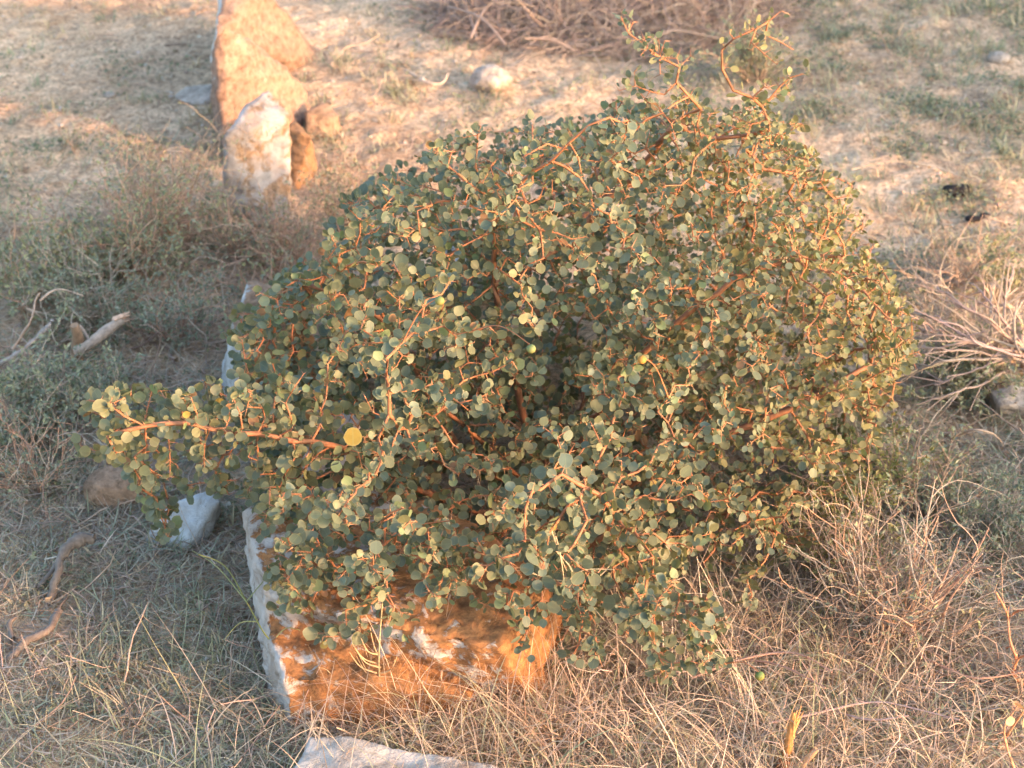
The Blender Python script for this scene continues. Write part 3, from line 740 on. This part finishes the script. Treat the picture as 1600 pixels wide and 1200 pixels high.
sticks('stick', 'long pale stick lying right of the shrub pointing at the dead branches', [[(1360, 605, .03), (1430, 580, .05), (1480, 565, .06), (1560, 530, .08)]], (.0022,), (.55, .42, .26))
sticks('stick', 'pale curved stick on the sunlit sand behind the kerb stones', [[(515, 105, .005), (540, 75, .02), (570, 68, .02), (595, 52, .03)]], (.0014,), (.48, .36, .26))
sticks('stick', 'forked pale stick on the sand left of the rounded stone', [[(632, 108, .008), (665, 128, .012), (690, 130, .012), (700, 115, .02)], [(665, 128, .012), (625, 120, .01)]], (.0032, .002), (.5, .38, .29))
sticks('stick', 'thin pale twig lying on the sand beyond the dark clods', [[(1330, 265, .01), (1400, 252, .015), (1460, 262, .01), (1530, 285, .01)]], (.0014,), (.48, .38, .28))
sticks('stick', 'thin arched twig on the litter right of the yellow-green scrub', [[(1480, 690, .0), (1520, 672, .05), (1555, 680, .04), (1570, 700, 0)]], (.0018,), (.45, .33, .25))

# ------------------------------------------------------------------ stalks that stand alone
b = ongr(G(470, 1130)); root = MB()
st = smooth_path([G(478, 1135, .0), G(452, 1075, .04), G(432, 1015, .07), G(410, 985, .085), G(385, 940, .10), G(352, 885, .12), G(310, 866, .13)], 6)
tube(root, st, np.linspace(.0014, .0006, len(st)), (.30, .30, .10), 5)
for a, c_ in ((st[14], (470, 985, .08)), (st[24], (470, 872, .13)), (st[20], (350, 1000, .06)), (st[24], (300, 860, .12))):
    tube(root, smooth_path([a, (a+G(*c_))/2+np.array([0, 0, .012]), G(*c_)], 4), np.linspace(.0010, .0004, 9), (.28, .30, .14), 4)
tag(root.build('grass_stalk', M['straw']), 'long yellow-green grass stalk leaning across the left face of the rusty stone', 'grass stalk')
root = MB()
for li in ([(862, 830, 1.72), (880, 880, 1.70), (893, 905, 1.69)], [(893, 905, 1.69), (915, 935, 1.69), (945, 970, 1.68)], [(868, 838, 1.71), (876, 870, 1.69), (884, 930, 1.68)], [(893, 903, 1.69), (880, 915, 1.68), (870, 945, 1.68)], [(868, 860, 1.70), (895, 895, 1.69), (893, 950, 1.68)],
           [(960, 870, 1.70), (948, 890, 1.70), (930, 905, 1.69)], [(893, 903, 1.69), (915, 890, 1.69), (960, 890, 1.7)], [(830, 895, 1.70), (860, 905, 1.70), (893, 908, 1.69)]):
    pts = smooth_path([W(*p) for p in li], 4); tube(root, pts, np.linspace(.0011, .0005, len(pts)), (.62, .50, .32), 4)
tag(root.build('dry_straw', M['straw']), 'wisp of bleached straw caught on the front leaves of the shrub', 'straw')
root = MB()
p = G(598, 1110, 0)
st = smooth_path([p, W(592, 1040, 1.66), W(596, 960, 1.67), W(604, 880, 1.68)], 6); tube(root, st, np.linspace(.0013, .0006, len(st)), (.55, .45, .26), 4)
for k in range(11):
    q = st[3+k % 5]+rng.normal(size=3)*.002; a = rng.random()*6.28; d = np.array([math.cos(a), math.sin(a)*.5, .6])
    tube(root, smooth_path([q, q+d*.018, q+d*.03+np.array([0, 0, .016])], 4), np.linspace(.0012, .0004, 9), (.62, .42, .24), 4)
tag(root.build('grass_stalk', M['straw']), 'straw coloured stalk with curled dry leaves standing in front of the rusty stone', 'grass stalk')

# ------------------------------------------------------------------ ground cover (stuff)
def scatter(n, dens, x0=-2.3, x1=2.3, y0=.9, y1=6.5):
    out = np.zeros((0, 2))
    while len(out) < n:
        p = np.stack([rng.uniform(x0, x1, 20000), rng.uniform(y0, y1, 20000)], 1)
        out = np.concatenate([out, p[rng.random(20000) < dens(p)]])
    return out[:n]
def blob(p, px, py, rx, ry):
    c = G(px, py); return np.exp(-((p[:, 0]-c[0])/rx)**2-((p[:, 1]-c[1])/ry)**2)
def nz(p, s, o=0.): return np.array([noise.noise(Vector((a*s+o, b*s, o))) for a, b in p])
def near(p): return np.clip((2.9-p[:, 1])/.9, .12, 1)
# litter
def dl(p):
    left_sand = blob(p, 120, 120, .8, 1.1)
    d = .26+.7*near(p)-.14*left_sand
    d *= .55+.9*np.clip(nz(p, 5)+.4, 0, 1)
    return np.clip(d, .03, 1)
p = scatter(95000, dl); n = len(p); B = ongr(np.concatenate([p, np.zeros((n, 1))], 1), .001)
m = MB(); blades(m, B, .012+.045*rng.random(n)**1.6, rng.random(n)*6.28, 1.25+.5*rng.random(n), (rng.random(n)-.3)*.7, .0008+.0018*rng.random(n)**2, pick([(.52, .43, .34), (.46, .37, .29), (.60, .51, .41), (.36, .28, .22), (.50, .38, .29)], n, .2), 3, 1.2)
tag(m.build('straw_litter', M['straw']), 'scattered broken straw and dead grass lying on the soil', 'litter', kind='stuff')
def dm(p): return np.clip(1.0*blob(p, 200, 960, .38, .34)+.9*blob(p, 250, 1150, .4, .22)+.8*blob(p, 1450, 1020, .4, .4)+.6*blob(p, 1500, 750, .4, .4)+.5*blob(p, 60, 650, .3, .4), 0, 1)*(.35+1.2*np.clip(nz(p, 9, 5)+.35, 0, 1)).clip(0, 1)
p = scatter(52000, dm); n = len(p); B = ongr(np.concatenate([p, np.zeros((n, 1))], 1), .001); B[:, 2] += .010*rng.random(n)**2
m = MB(); blades(m, B, .015+.05*rng.random(n)**1.5, rng.random(n)*6.28, 1.0+.8*rng.random(n), (rng.random(n)-.35)*1.6, .0007+.0016*rng.random(n)**2, pick([(.46, .38, .31), (.38, .31, .25), (.54, .47, .39), (.24, .19, .16), (.34, .26, .21), (.24, .26, .19), (.28, .31, .23)], n, .25), 4, 1.6)
tag(m.build('straw_mat', M['straw']), 'thick mat of grey tangled dead grass on the soil', 'litter', kind='stuff')
m = MB(); p = scatter(1900, lambda p: np.clip(.9*blob(p, 1120, 1060, .26, .2)+.7*blob(p, 850, 1080, .2, .1)+.8*blob(p, 1350, 930, .25, .22)+.4*blob(p, 440, 400, .12, .22)+.35*blob(p, 250, 420, .3, .3), 0, 1)); B = ongr(np.concatenate([p, np.zeros((len(p), 1))], 1), .002)
for q in B:
    d = rng.normal(size=3)*np.array([.8, .8, .3]); d[2] = abs(d[2])+.5; ln = .04+.11*rng.random(); pts = [q]; c = q.copy()
    for s_ in range(9):
        d = d/np.linalg.norm(d)+rng.normal(size=3)*.5; d[2] -= .10; c = c+d/np.linalg.norm(d)*ln/9; c[2] = max(c[2], q[2]); pts.append(c.copy())
    tube(m, pts, np.linspace(.0009, .0004, 10)*(.7+.7*rng.random()), pick([(.48, .36, .28), (.42, .30, .23), (.56, .43, .34), (.34, .26, .21)], 1)[0], 4)
tag(m.build('twig_tangle', M['twig']), 'matted tangle of fine pinkish brown twigs around the shrub', 'undergrowth', kind='stuff')
# dead twigs on the ground
m = MB()
p = np.concatenate([scatter(4200, dl), scatter(3200, dm)]); B = ongr(np.concatenate([p, np.zeros((len(p), 1))], 1), .003)
for q in B:
    a = rng.random()*6.28; ln = .02+.09*rng.random()**1.5; d = np.array([math.cos(a), math.sin(a), (rng.random()-.3)*.35]); pts = [q]; c = q.copy()
    for s in range(5):
        d = d+rng.normal(size=3)*.22; c = c+d/np.linalg.norm(d)*ln/5; c[2] = max(c[2], q[2]); pts.append(c.copy())
    r0 = .0006+.0013*rng.random()**2
    tube(m, pts, np.linspace(r0, r0*.5, 6), pick([(.36, .26, .20), (.30, .23, .19), (.44, .33, .26), (.25, .17, .13)], 1)[0], 4)
tag(m.build('twig_litter', M['twig']), 'thin dead twigs littering the ground', 'litter', kind='stuff')
# short grass tufts
def dg(p):
    d = 1.5*blob(p, 150, 1120, .45, .25)+.7*blob(p, 330, 1080, .25, .15)+.55*blob(p, 80, 720, .35, .35)+.5*blob(p, 60, 330, .5, .35)+.6*blob(p, 1500, 60, .7, .9)+.6*blob(p, 1560, 330, .4, .4)+.3*blob(p, 1500, 900, .4, .4)+.4*blob(p, 560, 130, .25, .2)+.35*blob(p, 1550, 700, .3, .3)+.06
    return np.clip(d*(.25+1.6*np.clip(nz(p, 6, 3)+.25, 0, 1)), 0, 1)
def tufts(nt, per, dens, ln, cols, name, label, lean=(.2, 1.1), w=(.0012, .002), spread=.012, seg=4, bend=.9):
    p = scatter(nt, dens); k = rng.integers(per[0], per[1], nt); P = np.repeat(p, k, 0)+rng.normal(size=(k.sum(), 2))*spread; n = len(P)
    sc_ = np.repeat(.6+.7*rng.random(nt), k); cc = np.repeat(pick(cols, nt, .15), k, 0)*(.8+.4*rng.random((n, 1)))
    B = ongr(np.concatenate([P, np.zeros((n, 1))], 1), 0); m = MB()
    blades(m, B, (ln[0]+(ln[1]-ln[0])*rng.random(n))*sc_, rng.random(n)*6.28, lean[0]+(lean[1]-lean[0])*rng.random(n), bend*rng.random(n), w[0]+w[1]*rng.random(n), cc, seg, .8)
    return tag(m.build(name, M['straw']), label, 'grass', kind='stuff')
tufts(2600, (8, 22), dg, (.012, .036), [(.20, .23, .16), (.24, .26, .19), (.30, .29, .20), (.42, .37, .26)], 'green_grass', 'short grey-green grass growing in loose tufts')
tufts(2000, (8, 20), lambda p: np.clip(dg(p)*.7+.10+.25*near(p), 0, 1), (.012, .034), [(.50, .42, .30), (.44, .34, .24), (.55, .46, .32)], 'dry_grass', 'short dry yellowed grass tufts', (.4, 1.4))
# the tall dry grass under the right front of the shrub
def dd(p): return np.clip(1.0*blob(p, 950, 1080, .24, .17)+.9*blob(p, 1120, 1060, .2, .16)+.8*blob(p, 740, 1120, .15, .05)+.45*blob(p, 1300, 1050, .18, .2)+.35*blob(p, 1100, 1300, .4, .2), 0, 1)
tufts(720, (9, 18), dd, (.04, .15), [(.60, .48, .36), (.54, .41, .30), (.66, .55, .43), (.42, .31, .23), (.36, .37, .22), (.50, .38, .29)], 'dry_grass', 'tall tangled dry grass under the front of the shrub', (.1, 1.6), (.0005, .0014), .028, 10, 2.9)
tufts(120, (4, 10), lambda p: np.clip(blob(p, 300, 1150, .25, .12)+.3*blob(p, 100, 1100, .3, .2), 0, 1), (.035, .075), [(.28, .29, .19), (.36, .33, .24), (.22, .25, .17)], 'grass_blades', 'longer yellow-green grass blades rising at the lower left', (.1, 1.3), (.0009, .0011), .01, 7, 1.2)
tufts(80, (7, 14), lambda p: np.clip(blob(p, 740, 1140, .11, .035), 0, 1), (.06, .16), [(.58, .43, .34), (.62, .50, .40), (.42, .30, .22)], 'dry_grass', 'tall dry stems in front of the right half of the rusty stone', (.05, 1.1), (.0005, .0011), .02, 10, 2.2)
# tiny herb leaves
def dh(p):
    d = .5*blob(p, 1500, 60, .7, .9)+.5*blob(p, 60, 300, .5, .4)+.6*blob(p, 1570, 320, .4, .4)+.6*blob(p, 100, 620, .4, .3)+.5*blob(p, 1480, 860, .4, .4)+.3*blob(p, 250, 1050, .4, .3)+.06
    return np.clip(d*(2.2*np.clip(nz(p, 7, 8)+.1, 0, 1)), 0, 1)
p = scatter(46000, dh); n = len(p); B = ongr(np.concatenate([p, np.zeros((n, 1))], 1), .002); B[:, 2] += .016*rng.random(n)**2; m = MB()
leaves(m, B, rng.normal(size=(n, 3))*np.array([1, 1, .5]), np.array([0, -.3, 1])+rng.normal(size=(n, 3))*.5, .005+.007*rng.random(n), np.full(n, .5), pick([(.15, .18, .12), (.20, .22, .15), (.25, .26, .17)], n, .2), .3, 'narrow')
tag(m.build('ground_herbs', M['herb']), 'tiny green herb leaves sprinkled over the soil', 'ground cover', kind='stuff')
# curled dead leaves and crumbs of bark
p = scatter(16000, dl); n = len(p); B = ongr(np.concatenate([p, np.zeros((n, 1))], 1), .002); B[:, 2] += .008*rng.random(n)**2; m = MB()
leaves(m, B, rng.normal(size=(n, 3))*np.array([1, 1, .35]), np.array([0, -.2, 1])+rng.normal(size=(n, 3))*.6, .004+.010*rng.random(n)**2, .5+.5*rng.random(n), pick([(.36, .25, .17), (.45, .35, .26), (.26, .18, .13), (.5, .42, .34)], n, .25), .9, 'narrow')
tag(m.build('leaf_litter', M['straw']), 'small curled dead leaves scattered on the soil', 'litter', kind='stuff')
# gravel
p = scatter(26000, lambda p: np.full(len(p), .6)); n = len(p); s = .0010+.0065*rng.random(n)**5; B = ongr(np.concatenate([p, np.zeros((n, 1))], 1), 0)
T = np.array([[1, 0, 0], [-1, .1, 0], [0, 1, 0], [.1, -1, 0], [.1, 0, .7], [0, 0, -.6]]); F = np.array([[0, 2, 4], [2, 1, 4], [1, 3, 4], [3, 0, 4]])
V = B[:, None]+s[:, None, None]*(T[None]*(.7+.6*rng.random((n, 6, 3)))); m = MB()
m.add(V.reshape(-1, 3), (F[None]+np.arange(n)[:, None, None]*6).reshape(-1, 3), np.repeat(pick([(.42, .34, .27), (.5, .43, .36), (.33, .24, .18)], n, .2), 6, 0))
tag(m.build('gravel', M['clod'], smooth=False), 'small stones and soil crumbs scattered on the ground', 'gravel', kind='stuff')

# ------------------------------------------------------------------ unseen shrubs added outside the view to block sun and shade the ground
SAZ = np.array([.86, -.51]); SAZ /= np.linalg.norm(SAZ); ELEV = R(12)
def shade_shrub(label, c, r, n):
    root = empty('added_shade_shrub', (c[0], c[1], 0), label, 'shrub', 'unseen shrubs added for shade')
    m = MB(); d = rng.normal(size=(n, 3)); d /= np.linalg.norm(d, axis=1, keepdims=True); q = rng.random((n, 1))**.4
    P = np.array([c[0], c[1], r[2]*.45])+d*q*np.array(r)*np.array([1, 1, .55]); P[:, 2] = np.maximum(P[:, 2], .01)
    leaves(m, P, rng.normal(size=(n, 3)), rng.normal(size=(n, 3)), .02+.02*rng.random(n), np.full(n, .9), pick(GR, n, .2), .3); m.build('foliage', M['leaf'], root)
    s = MB()
    for k in range(24):
        e = P[rng.integers(n)]; b0 = np.array([c[0], c[1], -.01])+rng.normal(size=3)*np.array([.03, .03, 0])
        tube(s, smooth_path([b0, (b0+e)/2+rng.normal(size=3)*.03, e], 4), np.linspace(.006, .0015, 9), (.3, .18, .1), 5)
    s.build('branch', M['stem'], root)
def along(px, py, d, side=0.):
    p = G(px, py)[:2]+SAZ*d; return p
if True:
    c = along(1500, 60, 2.3); shade_shrub('unseen shrub added beyond the right edge to shade the ground, farther one', c, (.75, .55, 1.0), 7000)
    shade_shrub('unseen shrub added below the view to shade the lower left ground', (.90, .42), (.42, .38, .56), 10000)
    c = along(1560, 800, 1.1); shade_shrub('unseen shrub added beyond the right edge to shade the ground, nearer one', c, (.35, .32, .42), 3500)

# ------------------------------------------------------------------ light, sky, camera
w = bpy.data.worlds.new('World'); sc.world = w; w.use_nodes = True
sk = w.node_tree.nodes.new('ShaderNodeTexSky'); sk.sky_type = 'NISHITA'; sk.sun_disc = False; sk.sun_elevation = ELEV
az = math.atan2(SAZ[0], SAZ[1]); sk.sun_rotation = az; sk.air_density = 1.0; sk.dust_density = 3.0; sk.ozone_density = 1.0
bg = w.node_tree.nodes['Background']; w.node_tree.links.new(sk.outputs[0], bg.inputs[0]); bg.inputs[1].default_value = .15
sd = bpy.data.lights.new('sun', 'SUN'); sd.energy = 2.0; sd.angle = R(3.); sd.color = (.64, .30, .15)
so = bpy.data.objects.new('sun', sd); col.objects.link(so)
dirv = Vector((SAZ[0]*math.cos(ELEV), SAZ[1]*math.cos(ELEV), math.sin(ELEV)))
so.rotation_euler = dirv.to_track_quat('Z', 'Y').to_euler(); so.location = dirv*10
cd = bpy.data.cameras.new('camera'); cd.sensor_width = 36; cd.lens = 18/math.tan(HF); cd.clip_end = 500; cd.clip_start = .05
cd.dof.use_dof = True; cd.dof.focus_distance = 2.12; cd.dof.aperture_fstop = 9.0
co = bpy.data.objects.new('camera', cd); col.objects.link(co); co.location = (0, 0, CAMH); co.rotation_euler = (math.pi/2-PITCH, 0, 0)
sc.camera = co
sc.view_settings.view_transform = 'Standard'; sc.view_settings.look = 'None'; sc.view_settings.gamma = 1
sc.view_settings.exposure = 2.6
sc.render.engine = 'CYCLES'; sc.cycles.use_denoising = True; sc.cycles.max_bounces = 8; sc.cycles.diffuse_bounces = 4
